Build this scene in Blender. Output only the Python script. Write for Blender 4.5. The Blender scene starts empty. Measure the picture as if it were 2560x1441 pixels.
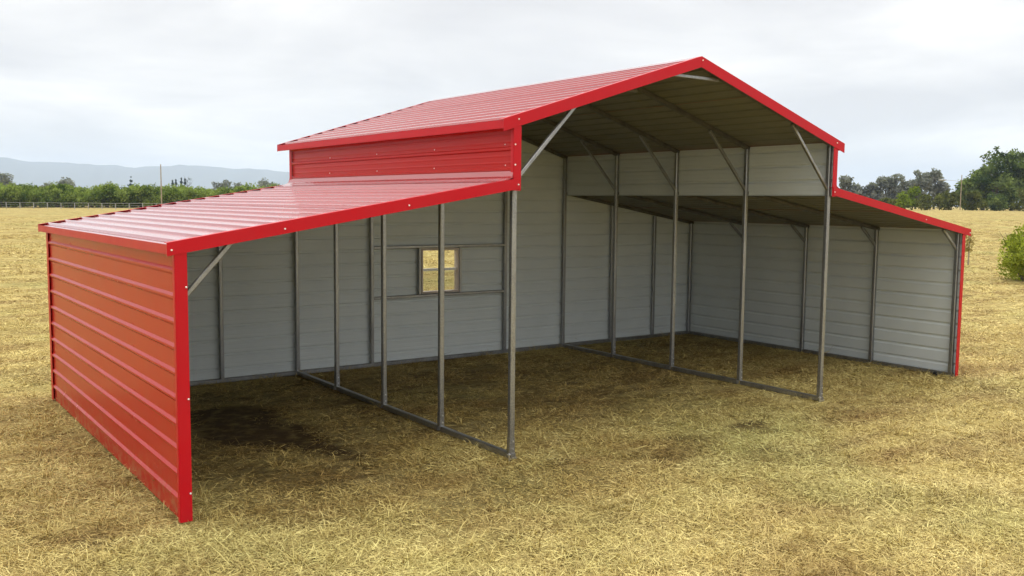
import bpy, math, random
import numpy as np
from mathutils import Vector, Matrix

random.seed(7); RNG = np.random.default_rng(7)
S = bpy.context.scene
COL = S.collection

# ------------------------------------------------------------------ camera
CAM = Vector((-2.3665, -8.4016, 2.8943))
FWD = Vector((0.58100, 0.80869, -0.09192)); RGT = Vector((0.81264, -0.58268, 0.01010)); UP = Vector((0.04539, 0.08057, 0.99571))
FPX = 2327.57
cd = bpy.data.cameras.new('camera'); cam = bpy.data.objects.new('camera', cd); COL.objects.link(cam)
cam.matrix_world = Matrix(((RGT.x, UP.x, -FWD.x, CAM.x), (RGT.y, UP.y, -FWD.y, CAM.y), (RGT.z, UP.z, -FWD.z, CAM.z), (0, 0, 0, 1)))
cd.sensor_width = 36; cd.lens = 36 * FPX / 2560; cd.clip_start = 0.1; cd.clip_end = 40000
S.camera = cam

# ------------------------------------------------------------------ sky, sun, exposure
SUN_EL, SUN_AZ = math.radians(58), math.radians(60)      # azimuth measured from +Y towards +X
w = bpy.data.worlds.new('World'); S.world = w; w.use_nodes = True
nt = w.node_tree; nt.nodes.clear()
def N(t, kind, **kw):
    n = t.nodes.new(kind)
    for k, v in kw.items():
        if k in ('inp',):
            for a, b in v.items(): n.inputs[a].default_value = b
        else: setattr(n, k, v)
    return n
def math_node(t, op, a, b=None, c=None, clamp=False):
    n = t.nodes.new('ShaderNodeMath'); n.operation = op; n.use_clamp = clamp
    for i, x in enumerate((a, b, c)):
        if x is None: continue
        if isinstance(x, (int, float)): n.inputs[i].default_value = x
        else: t.links.new(x, n.inputs[i])
    return n.outputs[0]
def mix_rgb(t, fac, a, b, blend='MIX'):
    n = t.nodes.new('ShaderNodeMix'); n.data_type = 'RGBA'; n.blend_type = blend
    for s, x in ((n.inputs['Factor'], fac), (n.inputs['A'], a), (n.inputs['B'], b)):
        pass
    ia, ib, fc = [s for s in n.inputs if s.type == 'RGBA'][0], [s for s in n.inputs if s.type == 'RGBA'][1], n.inputs[0]
    for s, x in ((fc, fac), (ia, a), (ib, b)):
        if isinstance(x, (int, float)): s.default_value = x
        elif isinstance(x, (tuple, list)): s.default_value = (*x, 1) if len(x) == 3 else x
        else: t.links.new(x, s)
    return [o for o in n.outputs if o.type == 'RGBA'][0]
def ramp(t, fac, stops, interp='LINEAR'):
    n = t.nodes.new('ShaderNodeValToRGB'); n.color_ramp.interpolation = interp
    e = n.color_ramp.elements
    while len(e) < len(stops): e.new(0.5)
    for el, (p, c) in zip(e, stops):
        el.position = p; el.color = (*c, 1) if len(c) == 3 else c
    t.links.new(fac, n.inputs[0]); return n.outputs[0]
def noise(t, vec, scale, detail=4, rough=0.55, dist=0.0):
    n = t.nodes.new('ShaderNodeTexNoise'); n.inputs['Scale'].default_value = scale
    n.inputs['Detail'].default_value = detail; n.inputs['Roughness'].default_value = rough; n.inputs['Distortion'].default_value = dist
    t.links.new(vec, n.inputs['Vector']); return n.outputs['Fac']
def mapping(t, vec, scale=(1, 1, 1), rot=(0, 0, 0), loc=(0, 0, 0)):
    n = t.nodes.new('ShaderNodeMapping'); n.inputs['Scale'].default_value = scale; n.inputs['Rotation'].default_value = rot; n.inputs['Location'].default_value = loc
    t.links.new(vec, n.inputs['Vector']); return n.outputs[0]

sky = N(nt, 'ShaderNodeTexSky', sky_type='NISHITA', sun_disc=False, sun_elevation=SUN_EL, sun_rotation=SUN_AZ)
tc = N(nt, 'ShaderNodeTexCoord')
sep = N(nt, 'ShaderNodeSeparateXYZ'); nt.links.new(tc.outputs['Generated'], sep.inputs[0])
zz = math_node(nt, 'MAXIMUM', sep.outputs['Z'], 0.0)
# cloud deck seen in perspective: direction projected on to a level sheet
den = math_node(nt, 'ADD', zz, 0.16)
cmb = N(nt, 'ShaderNodeCombineXYZ')
nt.links.new(math_node(nt, 'DIVIDE', sep.outputs['X'], den), cmb.inputs[0]); nt.links.new(math_node(nt, 'DIVIDE', sep.outputs['Y'], den), cmb.inputs[1])
cl = noise(nt, mapping(nt, cmb.outputs[0], loc=(3.1, 1.7, 0.4)), 0.85, 6, 0.5, 0.35)
cloud = ramp(nt, cl, [(0.34, (6.15, 6.08, 6.15)), (0.44, (7.0, 6.9, 6.88)), (0.53, (7.95, 7.8, 7.65)), (0.63, (9.4, 9.15, 8.9))])
# an overcast deck is brighter overhead than along the horizon
zen = N(nt, 'ShaderNodeMapRange', interpolation_type='SMOOTHSTEP', inp={1: 0.2, 2: 0.85, 3: 1.0, 4: 2.3}); nt.links.new(zz, zen.inputs[0])
cl2 = mix_rgb(nt, 1.0, cloud, (1, 1, 1), 'MULTIPLY')
vm = N(nt, 'ShaderNodeVectorMath', operation='SCALE'); nt.links.new(cl2, vm.inputs[0]); nt.links.new(zen.outputs[0], vm.inputs['Scale'])
skymix = mix_rgb(nt, 0.965, sky.outputs[0], vm.outputs[0])
bg = N(nt, 'ShaderNodeBackground'); bg.inputs['Strength'].default_value = 0.1
nt.links.new(skymix, bg.inputs['Color'])
wo = N(nt, 'ShaderNodeOutputWorld'); nt.links.new(bg.outputs[0], wo.inputs['Surface'])

sl = bpy.data.lights.new('sun', 'SUN'); sl.energy = 1.5; sl.angle = math.radians(25); sl.color = (1.0, 0.965, 0.90)
so = bpy.data.objects.new('sun', sl); COL.objects.link(so)
sd = Vector((math.sin(SUN_AZ) * math.cos(SUN_EL), math.cos(SUN_AZ) * math.cos(SUN_EL), math.sin(SUN_EL)))
so.rotation_euler = sd.to_track_quat('Z', 'Y').to_euler(); so.location = (0, 0, 40)

S.view_settings.view_transform = 'Standard'; S.view_settings.look = 'None'
S.view_settings.gamma = 1; S.view_settings.use_curve_mapping = False; S.view_settings.exposure = 0.40
S.render.engine = 'CYCLES'
S.cycles.max_bounces = 7; S.cycles.diffuse_bounces = 4; S.cycles.glossy_bounces = 3; S.cycles.transmission_bounces = 4
S.cycles.transparent_max_bounces = 12; S.cycles.volume_bounces = 1
S.cycles.use_denoising = True

# ------------------------------------------------------------------ helpers
class MB:
    """collects polygons into one mesh"""
    def __init__(s): s.v = []; s.f = []; s.m = []
    def quad(s, pts, mi=0):
        b = len(s.v); s.v += [tuple(p) for p in pts]; s.f.append(tuple(range(b, b + len(pts)))); s.m.append(mi)
    def box(s, lo, hi, mi=0):
        x0, y0, z0 = lo; x1, y1, z1 = hi
        b = len(s.v)
        s.v += [(x0, y0, z0), (x1, y0, z0), (x1, y1, z0), (x0, y1, z0), (x0, y0, z1), (x1, y0, z1), (x1, y1, z1), (x0, y1, z1)]
        for f in ((0, 3, 2, 1), (4, 5, 6, 7), (0, 1, 5, 4), (1, 2, 6, 5), (2, 3, 7, 6), (3, 0, 4, 7)):
            s.f.append(tuple(b + i for i in f)); s.m.append(mi)
    def prism(s, poly, d, mi=0):
        """closed prism: polygon (list of 3D points) swept by vector d"""
        n = len(poly); b = len(s.v); d = Vector(d)
        s.v += [tuple(p) for p in poly] + [tuple(Vector(p) + d) for p in poly]
        s.f.append(tuple(b + i for i in reversed(range(n)))); s.m.append(mi)
        s.f.append(tuple(b + n + i for i in range(n))); s.m.append(mi)
        for i in range(n):
            j = (i + 1) % n
            s.f.append((b + i, b + j, b + n + j, b + n + i)); s.m.append(mi)
    def bar(s, a, c, wd, ht, side=(0, 1, 0), mi=0):
        """rectangular tube from a to c; `side` is kept as the width direction"""
        a = Vector(a); c = Vector(c); t = (c - a).normalized(); sv = Vector(side); sv = (sv - t * sv.dot(t)).normalized(); u = t.cross(sv)
        r = min(wd, ht) * 0.14
        pl = []
        for (sx, sy, first) in ((1, 1, 0), (-1, 1, 1), (-1, -1, 0), (1, -1, 1)):
            p1 = sv * (sx * (wd / 2 - r)) + u * (sy * ht / 2); p2 = sv * (sx * wd / 2) + u * (sy * (ht / 2 - r))
            pl += [p2, p1] if not first else [p1, p2]
        s.prism([a + p for p in pl], c - a, mi)
    def tube(s, pts, rad, n=6, mi=0):
        rings = []
        for i, p in enumerate(pts):
            p = Vector(p); q = Vector(pts[min(i + 1, len(pts) - 1)]) - Vector(pts[max(i - 1, 0)]); q.normalize()
            x = q.orthogonal().normalized(); y = q.cross(x); r = rad[i] if isinstance(rad, (list, tuple)) else rad
            b = len(s.v); s.v += [tuple(p + (x * math.cos(2 * math.pi * k / n) + y * math.sin(2 * math.pi * k / n)) * r) for k in range(n)]; rings.append(b)
        for a, c in zip(rings, rings[1:]):
            for k in range(n):
                s.f.append((a + k, a + (k + 1) % n, c + (k + 1) % n, c + k)); s.m.append(mi)
        s.f.append(tuple(reversed(range(rings[0], rings[0] + n)))); s.m.append(mi)
        s.f.append(tuple(range(rings[-1], rings[-1] + n))); s.m.append(mi)
    def mesh(s, name, mats):
        me = bpy.data.meshes.new(name); me.from_pydata(s.v, [], s.f)
        for m in (mats if isinstance(mats, (list, tuple)) else [mats]): me.materials.append(m)
        me.polygons.foreach_set('material_index', s.m); me.update(); return me
    def build(s, name, mats, parent=None, smooth=False):
        me = s.mesh(name, mats)
        if smooth: me.polygons.foreach_set('use_smooth', [True] * len(me.polygons))
        o = bpy.data.objects.new(name, me); COL.objects.link(o)
        if parent: o.parent = parent
        return o
def tag(o, label=None, cat=None, group=None, kind=None):
    for k, v in (('label', label), ('category', cat), ('group', group), ('kind', kind)):
        if v: o[k] = v
    return o
def thing(name, label, cat, loc=(0, 0, 0), group=None, rz=0):
    o = bpy.data.objects.new(name, None); COL.objects.link(o); o.location = loc; o.rotation_euler = (0, 0, rz); o.empty_display_size = 0.2
    return tag(o, label, cat, group)
def copy_thing(root, loc, rz=0, sc=1.0, label=None):
    r = root.copy(); COL.objects.link(r); r.location = loc; r.rotation_euler = (0, 0, rz); r.scale = (sc, sc, sc)
    if label: r['label'] = label
    for ch in root.children:
        c = ch.copy(); COL.objects.link(c); c.parent = r
    return r
def np_mesh(name, verts, faces, mat):
    me = bpy.data.meshes.new(name); nf, k = faces.shape
    me.vertices.add(len(verts)); me.vertices.foreach_set('co', verts.astype(np.float32).ravel())
    me.loops.add(nf * k); me.loops.foreach_set('vertex_index', faces.astype(np.int32).ravel())
    me.polygons.add(nf); me.polygons.foreach_set('loop_start', np.arange(0, nf * k, k, dtype=np.int32))
    me.update(calc_edges=True); me.materials.append(mat); return me

# ------------------------------------------------------------------ materials
def new_mat(name):
    m = bpy.data.materials.new(name); m.use_nodes = True; t = m.node_tree; t.nodes.clear()
    out = t.nodes.new('ShaderNodeOutputMaterial'); return m, t, out
def principled(t, out, color=None, rough=0.5, metal=0.0, spec=0.5, **kw):
    b = t.nodes.new('ShaderNodeBsdfPrincipled')
    if isinstance(color, tuple): b.inputs['Base Color'].default_value = (*color, 1)
    elif color is not None: t.links.new(color, b.inputs['Base Color'])
    if isinstance(rough, (int, float)): b.inputs['Roughness'].default_value = rough
    else: t.links.new(rough, b.inputs['Roughness'])
    b.inputs['Metallic'].default_value = metal; b.inputs['Specular IOR Level'].default_value = spec
    for k, v in kw.items(): b.inputs[k].default_value = v
    t.links.new(b.outputs[0], out.inputs['Surface']); return b
def bump(t, b, h, strength=0.3, dist=0.02):
    n = t.nodes.new('ShaderNodeBump'); n.inputs['Strength'].default_value = strength; n.inputs['Distance'].default_value = dist
    t.links.new(h, n.inputs['Height']); t.links.new(n.outputs[0], b.inputs['Normal'])
def objpos(t):
    return t.nodes.new('ShaderNodeNewGeometry').outputs['Position']

def painted(name, base, rough, spec, coat=0.0, wob=0.35, splash=False, ior=1.5):
    m, t, out = new_mat(name); p = objpos(t)
    dirt = noise(t, p, 2.2, 5, 0.6); fine = noise(t, p, 38, 3, 0.6)
    c = mix_rgb(t, ramp(t, dirt, [(0.35, (0, 0, 0)), (0.75, (0.5, 0.5, 0.5))]), base, tuple(min(1, x * 0.86 + 0.012) for x in base))
    if splash:      # dried mud and dust thrown up along the foot of the wall
        sp = t.nodes.new('ShaderNodeSeparateXYZ'); t.links.new(p, sp.inputs[0])
        lowf = math_node(t, 'SUBTRACT', 1.0, math_node(t, 'MULTIPLY', sp.outputs['Z'], 2.6), clamp=True)
        k = math_node(t, 'MULTIPLY', lowf, ramp(t, noise(t, p, 7, 6, 0.7), [(0.45, (0, 0, 0)), (0.68, (0.55, 0.55, 0.55))]))
        c = mix_rgb(t, k, c, (0.30, 0.20, 0.10))
    r = math_node(t, 'MULTIPLY_ADD', dirt, 0.16, rough - 0.08)
    b = principled(t, out, c, r, 0, spec)
    b.inputs['IOR'].default_value = ior
    b.inputs['Coat Weight'].default_value = coat; b.inputs['Coat Roughness'].default_value = 0.09
    bump(t, b, math_node(t, 'ADD', noise(t, p, 1.6, 2), math_node(t, 'MULTIPLY', fine, 0.02)), wob, 0.02)
    return m
M_RED = painted('red_sheet_paint', (0.42, 0.020, 0.022), 0.24, 0.6, 1.0, 0.13)
M_WALL = painted('red_wall_paint', (0.46, 0.016, 0.011), 0.24, 0.5, 0.0, 0.3, True, 1.25)
M_TRIM = painted('red_trim_paint', (0.52, 0.004, 0.012), 0.38, 0.2, 0.04, 0.12)
def sheet_inside():
    m, t, out = new_mat('grey_sheet_back'); p = objpos(t)
    n = noise(t, p, 1.3, 5, 0.6); c = ramp(t, n, [(0.3, (0.59, 0.63, 0.62)), (0.7, (0.65, 0.69, 0.68))])
    b = principled(t, out, c, 0.5, 0.0, 0.4); bump(t, b, noise(t, p, 1.4, 2), 0.3, 0.02); return m
M_IN = sheet_inside()
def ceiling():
    m, t, out = new_mat('shaded_roof_underside'); p = objpos(t)
    n = noise(t, p, 1.3, 5, 0.6); c = ramp(t, n, [(0.3, (0.165, 0.16, 0.115)), (0.7, (0.20, 0.195, 0.145))])  # roof shade and olive bounce from the straw put into the colour
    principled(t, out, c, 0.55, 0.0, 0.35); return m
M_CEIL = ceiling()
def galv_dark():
    m, t, out = new_mat('shaded_rafter_steel'); p = objpos(t); n = noise(t, p, 6, 5, 0.6)
    principled(t, out, ramp(t, n, [(0.3, (0.085, 0.08, 0.07)), (0.7, (0.16, 0.15, 0.13))]), 0.5, 0.4, 0.4); return m  # same galvanized steel, its colour darkened for the weak light under the roof
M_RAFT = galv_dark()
def galv():
    m, t, out = new_mat('galvanized_steel'); p = objpos(t)
    v = t.nodes.new('ShaderNodeTexVoronoi'); v.inputs['Scale'].default_value = 55; t.links.new(p, v.inputs['Vector'])
    n = noise(t, mapping(t, p, (1, 1, 0.25)), 6, 5, 0.6)
    f = math_node(t, 'MULTIPLY_ADD', v.outputs['Distance'], 0.35, math_node(t, 'MULTIPLY', n, 0.75))
    c = ramp(t, f, [(0.25, (0.20, 0.20, 0.20)), (0.7, (0.38, 0.38, 0.375))])
    principled(t, out, c, 0.38, 0.85, 0.5); return m
M_GALV = galv()
def simple(name, color, rough=0.6, metal=0.0, var=0.2, scale=8.0, spec=0.5):
    m, t, out = new_mat(name); p = objpos(t); n = noise(t, p, scale, 4)
    c = ramp(t, n, [(0.3, tuple(x * (1 - var) for x in color)), (0.7, tuple(min(1, x * (1 + var)) for x in color))])
    principled(t, out, c, rough, metal, spec); return m
M_SCREW = simple('white_screw_paint', (0.86, 0.84, 0.80), 0.35, 0, 0.05)
M_ZINC = simple('zinc_bolt', (0.7, 0.7, 0.7), 0.28, 0.9, 0.1)
M_BLACK = simple('black_rubber', (0.015, 0.015, 0.016), 0.5)
M_WOOD = simple('weathered_pole_wood', (0.30, 0.24, 0.17), 0.85, 0, 0.25, 3)
M_WHITEPOST = simple('pale_fence_paint', (0.36, 0.36, 0.33), 0.6, 0, 0.15, 2)
M_STEEL = simple('dull_lamp_metal', (0.35, 0.36, 0.36), 0.5, 0.4)
M_WINFRAME = simple('tan_window_vinyl', (0.50, 0.42, 0.36), 0.45, 0, 0.06)
def glassy(name, keep, tint, gloss):
    m, t, out = new_mat(name)
    tr = t.nodes.new('ShaderNodeBsdfTransparent'); tr.inputs[0].default_value = (*tint, 1)
    gl = t.nodes.new('ShaderNodeBsdfGlossy'); gl.inputs['Roughness'].default_value = gloss; gl.inputs[0].default_value = (0.8, 0.8, 0.8, 1)
    mx = t.nodes.new('ShaderNodeMixShader'); mx.inputs[0].default_value = keep
    t.links.new(tr.outputs[0], mx.inputs[1]); t.links.new(gl.outputs[0], mx.inputs[2]); t.links.new(mx.outputs[0], out.inputs[0]); return m
M_GLASS = glassy('window_glass', 0.06, (0.97, 0.98, 0.97), 0.03)
def screen_mat():
    m, t, out = new_mat('insect_screen')
    tr = t.nodes.new('ShaderNodeBsdfTransparent'); tr.inputs[0].default_value = (1, 1, 1, 1)
    df = t.nodes.new('ShaderNodeBsdfDiffuse'); df.inputs[0].default_value = (0.06, 0.06, 0.06, 1)
    mx = t.nodes.new('ShaderNodeMixShader'); mx.inputs[0].default_value = 0.22
    t.links.new(tr.outputs[0], mx.inputs[1]); t.links.new(df.outputs[0], mx.inputs[2]); t.links.new(mx.outputs[0], out.inputs[0]); return m
M_SCREEN = screen_mat()

# bare earth, the dark left-bay patch, and barn shade put into the ground colour: (x, y, rx, ry, rotation, weight)
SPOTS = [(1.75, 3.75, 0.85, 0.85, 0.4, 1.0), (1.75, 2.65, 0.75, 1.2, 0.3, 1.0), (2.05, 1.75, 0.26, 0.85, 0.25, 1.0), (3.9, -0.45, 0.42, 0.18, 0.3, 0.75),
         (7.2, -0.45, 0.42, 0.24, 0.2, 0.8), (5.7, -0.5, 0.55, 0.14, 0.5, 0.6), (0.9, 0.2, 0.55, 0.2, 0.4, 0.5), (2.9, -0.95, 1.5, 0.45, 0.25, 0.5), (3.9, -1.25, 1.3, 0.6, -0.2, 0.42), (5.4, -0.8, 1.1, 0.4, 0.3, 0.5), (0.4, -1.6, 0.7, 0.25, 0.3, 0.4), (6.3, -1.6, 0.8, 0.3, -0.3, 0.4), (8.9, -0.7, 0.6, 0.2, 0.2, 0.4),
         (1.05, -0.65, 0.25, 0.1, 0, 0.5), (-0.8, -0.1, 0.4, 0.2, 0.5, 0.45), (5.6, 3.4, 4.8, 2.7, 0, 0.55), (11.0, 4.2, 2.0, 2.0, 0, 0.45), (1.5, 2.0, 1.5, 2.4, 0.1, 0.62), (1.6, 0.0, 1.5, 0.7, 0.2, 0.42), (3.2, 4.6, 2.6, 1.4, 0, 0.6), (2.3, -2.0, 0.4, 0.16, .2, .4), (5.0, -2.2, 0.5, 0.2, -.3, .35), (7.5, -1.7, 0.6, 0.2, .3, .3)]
def soil_shade_at(x, y):
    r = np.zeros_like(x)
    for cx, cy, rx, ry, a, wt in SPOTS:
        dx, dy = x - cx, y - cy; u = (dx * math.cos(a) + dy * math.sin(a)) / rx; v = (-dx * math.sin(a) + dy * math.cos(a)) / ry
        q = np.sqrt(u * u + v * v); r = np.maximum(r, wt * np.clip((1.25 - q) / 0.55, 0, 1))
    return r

def straw_color(t, p, fine=True):
    """colour of the mown dry grass, shared by the ground sheet and the loose straw"""
    n1 = noise(t, p, 0.22, 4, 0.55); n2 = noise(t, mapping(t, p, (1, 1, 1), (0, 0, 0.6)), 1.3, 5, 0.62); 
    pale, gold, brown, green = (0.56, 0.46, 0.18), (0.46, 0.36, 0.12), (0.29, 0.19, 0.06), (0.39, 0.37, 0.13)
    c = mix_rgb(t, ramp(t, n2, [(0.36, (0, 0, 0)), (0.62, (1, 1, 1))]), gold, pale)
    c = mix_rgb(t, ramp(t, noise(t, mapping(t, p, (0.5, 1.3, 1), (0, 0, 0.62), (5, 2, 0)), 0.9, 5, 0.65), [(0.46, (0, 0, 0)), (0.68, (0.85, 0.85, 0.85))]), c, brown)
    c = mix_rgb(t, ramp(t, n1, [(0.50, (0, 0, 0)), (0.72, (0.7, 0.7, 0.7))]), c, green)
    return c
def ground_mat():
    m, t, out = new_mat('mown_field'); p = objpos(t)
    c = straw_color(t, p)
    # fine lying straw as relief and tone
    a = noise(t, mapping(t, p, (9, 60, 9), (0, 0, 0.5)), 1, 5, 0.7, 0.8); b2 = noise(t, mapping(t, p, (55, 10, 9), (0, 0, 0.2)), 1, 5, 0.7, 0.8)
    mid = noise(t, mapping(t, p, (1.1, 3.6, 1), (0, 0, 0.62)), 1.2, 6, 0.68, 0.3)
    f = math_node(t, 'MAXIMUM', a, b2)
    c = mix_rgb(t, 1.0, c, ramp(t, f, [(0.38, (0.55, 0.52, 0.48)), (0.6, (0.92, 0.92, 0.92)), (0.75, (1.12, 1.12, 1.1))]), 'MULTIPLY')
    c = mix_rgb(t, 1.0, c, ramp(t, mid, [(0.36, (0.42, 0.38, 0.33)), (0.52, (1, 1, 1)), (0.7, (1.1, 1.1, 1.08))]), 'MULTIPLY')  # darker patches and streaks; shade between mown rows put into the colour
    at = t.nodes.new('ShaderNodeAttribute'); at.attribute_name = 'soil_shade'
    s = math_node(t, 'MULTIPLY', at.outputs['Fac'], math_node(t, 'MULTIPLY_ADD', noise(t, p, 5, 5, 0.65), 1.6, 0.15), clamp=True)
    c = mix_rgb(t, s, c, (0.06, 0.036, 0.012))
    b = principled(t, out, c, 0.95, 0, 0.12)
    h = math_node(t, 'ADD', math_node(t, 'MULTIPLY', f, 0.35), math_node(t, 'MULTIPLY', mid, 2.2))
    bump(t, b, h, 0.9, 0.05); return m
M_GROUND = ground_mat()
def straw_mat(name, dark=1.0):
    m, t, out = new_mat(name); p = objpos(t)
    c = straw_color(t, p)
    at = t.nodes.new('ShaderNodeAttribute'); at.attribute_name = 'tone'
    c = mix_rgb(t, 1.0, c, ramp(t, at.outputs['Fac'], [(0.0, (0.55, 0.47, 0.37)), (0.4, (0.98, 0.94, 0.86)), (0.75, (1.28, 1.29, 1.25)), (1.0, (1.6, 1.66, 1.75))]), 'MULTIPLY')
    sa = t.nodes.new('ShaderNodeAttribute'); sa.attribute_type = 'INSTANCER'; sa.attribute_name = 'soil_shade'
    c = mix_rgb(t, math_node(t, 'MULTIPLY', sa.outputs['Fac'], 0.95, clamp=True), c, mix_rgb(t, 1.0, c, (0.62, 0.50, 0.36), 'MULTIPLY'))  # browns straw on earth spots; shade inside the barn is tinted in too
    b = principled(t, out, c, 0.7, 0, 0.3); return m
M_STRAW = straw_mat('dry_straw')

def leaf_mat(name, dark, light, scale=1.2, trans=0.25):
    m, t, out = new_mat(name)
    p = objpos(t); n = noise(t, p, scale, 3, 0.6)
    at = t.nodes.new('ShaderNodeAttribute'); at.attribute_name = 'tone'
    f = math_node(t, 'MULTIPLY_ADD', n, 0.9, math_node(t, 'MULTIPLY_ADD', at.outputs['Fac'], 0.5, -0.25), clamp=True)
    c = ramp(t, f, [(0.27, dark), (0.60, light)])
    d = t.nodes.new('ShaderNodeBsdfDiffuse'); t.links.new(c, d.inputs[0])
    tl = t.nodes.new('ShaderNodeBsdfTranslucent'); t.links.new(mix_rgb(t, 1.0, c, (1.1, 1.3, 0.6), 'MULTIPLY'), tl.inputs[0])
    mx = t.nodes.new('ShaderNodeMixShader'); mx.inputs[0].default_value = trans
    t.links.new(d.outputs[0], mx.inputs[1]); t.links.new(tl.outputs[0], mx.inputs[2]); t.links.new(mx.outputs[0], out.inputs[0]); return m
M_ORCH = leaf_mat('orchard_leaf', (0.05, 0.085, 0.018), (0.27, 0.325, 0.085), 0.45, 0.35)
M_EUC = leaf_mat('grey_gum_leaf', (0.11, 0.12, 0.115), (0.27, 0.28, 0.26), 0.3)
M_OAK = leaf_mat('dark_tree_leaf', (0.03, 0.055, 0.02), (0.215, 0.275, 0.085), 0.3)
M_OLIVE = leaf_mat('olive_leaf', (0.05, 0.06, 0.015), (0.16, 0.17, 0.05), 0.35)
M_LIME = leaf_mat('lime_leaf', (0.10, 0.14, 0.012), (0.20, 0.26, 0.025), 0.5)
M_SHRUB = leaf_mat('shrub_leaf', (0.14, 0.17, 0.02), (0.40, 0.44, 0.07), 2.0, 0.3)
M_CONIF = leaf_mat('blue_conifer_leaf', (0.03, 0.05, 0.06), (0.06, 0.09, 0.10), 0.5)
M_TAN = leaf_mat('withered_leaf', (0.20, 0.14, 0.05), (0.34, 0.26, 0.10), 2.0)
M_BARK = simple('grey_bark', (0.13, 0.105, 0.08), 0.9, 0, 0.3, 4)
M_HILL = simple('hill_scrub', (0.035, 0.05, 0.05), 0.95, 0, 0.3, 0.0013)

# ------------------------------------------------------------------ terrain
def vnoise(x, y, seed):
    r = np.random.default_rng(seed).random((257, 257)).astype(np.float64)
    xi = np.floor(x).astype(int); yi = np.floor(y).astype(int); fx = x - xi; fy = y - yi
    fx = fx * fx * (3 - 2 * fx); fy = fy * fy * (3 - 2 * fy)
    g = lambda a, b: r[a % 257, b % 257]
    return (g(xi, yi) * (1 - fx) + g(xi + 1, yi) * fx) * (1 - fy) + (g(xi, yi + 1) * (1 - fx) + g(xi + 1, yi + 1) * fx) * fy - 0.5
def ground_z(x, y):
    x = np.asarray(x, float); y = np.asarray(y, float)
    dx, dy = x - 4, y - 1; d = np.hypot(dx, dy)
    s = np.clip((d - 22) / 150, 0, 1); s = s * s * (3 - 2 * s)
    side = np.clip((dx / np.maximum(d, 1) + 0.0), 0, 1)
    z = s * (0.9 + 1.35 * side)
    k = np.clip((d - 5) / 8, 0, 1)
    z += (vnoise(x * 0.16, y * 0.16, 1) * 0.16 + vnoise(x * 0.5, y * 0.5, 2) * 0.07) * k
    z += vnoise(x * 1.4, y * 1.4, 3) * 0.035 + vnoise(x * 4.2, y * 4.2, 4) * 0.022
    inside = (x > -0.3) & (x < 13.3) & (y > -0.6) & (y < 6.6)
    return np.where(inside, z * 0.6 - 0.004, z) - 0.012
def gz(x, y): return float(ground_z(np.array([x]), np.array([y]))[0])
def spaced(c, near, far, n_near, n_far):
    a = np.linspace(-near, near, n_near); g = np.geomspace(near, far, n_far)[1:]
    return c + np.concatenate([-g[::-1], a, g])
gx = spaced(4, 13, 11600, 230, 80); gy = spaced(2, 12, 11600, 210, 80)
GX, GY = np.meshgrid(gx, gy, indexing='ij'); GZ = ground_z(GX, GY)
V = np.stack([GX, GY, GZ], -1).reshape(-1, 3); nx, ny = GX.shape
ii = (np.arange(nx - 1)[:, None] * ny + np.arange(ny - 1)[None, :]).ravel()
Fq = np.stack([ii, ii + ny, ii + ny + 1, ii + 1], 1)
me = np_mesh('ground', V, Fq, M_GROUND); me.polygons.foreach_set('use_smooth', np.ones(len(Fq), bool))
at = me.attributes.new('soil_shade', 'FLOAT', 'POINT'); at.data.foreach_set('value', soil_shade_at(V[:, 0], V[:, 1]).astype(np.float32))
ground = bpy.data.objects.new('ground', me); COL.objects.link(ground); tag(ground, 'dry mown straw field with brown bare patches', None, None, 'structure')

# mountains: one long ridge, far off
def ridge_mesh():
    th = np.linspace(math.radians(-50), math.radians(75), 260)       # azimuth from +Y to +X
    prof = [(-50, 110), (-10, 113), (4, 112), (7.5, 109), (10, 103), (13.5, 95), (16, 103), (19, 97), (21.5, 89), (26, 92), (34, 84), (45, 70), (60, 42), (75, 15)]
    top = np.interp(np.degrees(th), [p[0] for p in prof], [p[1] for p in prof]) + vnoise(np.degrees(th) * 1.1, np.degrees(th) * 0 + 3, 8) * 9 + vnoise(np.degrees(th) * 3.7, np.degrees(th) * 0 + 9, 9) * 4
    rows = [(2500, 0.0), (2650, 0.18), (2800, 0.5), (2930, 0.82), (3050, 1.0), (3300, 0.8), (3700, 0.0)]
    vs = []
    for r, k in rows:
        rr = 3 * (r + vnoise(np.degrees(th) * 1.7, np.full_like(th, r * 0.01), 11) * 120)
        zz_ = 3 * top * (k + (vnoise(np.degrees(th) * 2.3, np.full_like(th, r * 0.013), 12) * 0.22 if 0 < k < 1 else 0)) + 1 * (k == 0) * -1
        vs.append(np.stack([CAM.x + np.sin(th) * rr, CAM.y + np.cos(th) * rr, zz_], -1))
    v = np.stack(vs, 0).reshape(-1, 3); n = len(th)
    i2 = (np.arange(len(rows) - 1)[:, None] * n + np.arange(n - 1)[None, :]).ravel()
    return v, np.stack([i2, i2 + 1, i2 + n + 1, i2 + n], 1)
v, f = ridge_mesh(); me = np_mesh('hills', v, f, M_HILL); me.polygons.foreach_set('use_smooth', np.ones(len(f), bool))
hills = bpy.data.objects.new('hills', me); COL.objects.link(hills); tag(hills, 'long pale blue mountain range fading into haze', None, None, 'structure')

# haze
m, t, out = new_mat('haze_air')
pv = t.nodes.new('ShaderNodeVolumePrincipled'); pv.inputs['Color'].default_value = (0.64, 0.78, 1.0, 1); pv.inputs['Density'].default_value = 0.00014; pv.inputs['Anisotropy'].default_value = 0.0
t.links.new(pv.outputs[0], out.inputs['Volume'])
hb = MB(); hb.box((-11800, -11800, -3), (11800, 11800, 425)); hz = hb.build('haze', m); tag(hz, 'thin blue haze hanging over the far fields', None, None, 'stuff')

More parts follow.
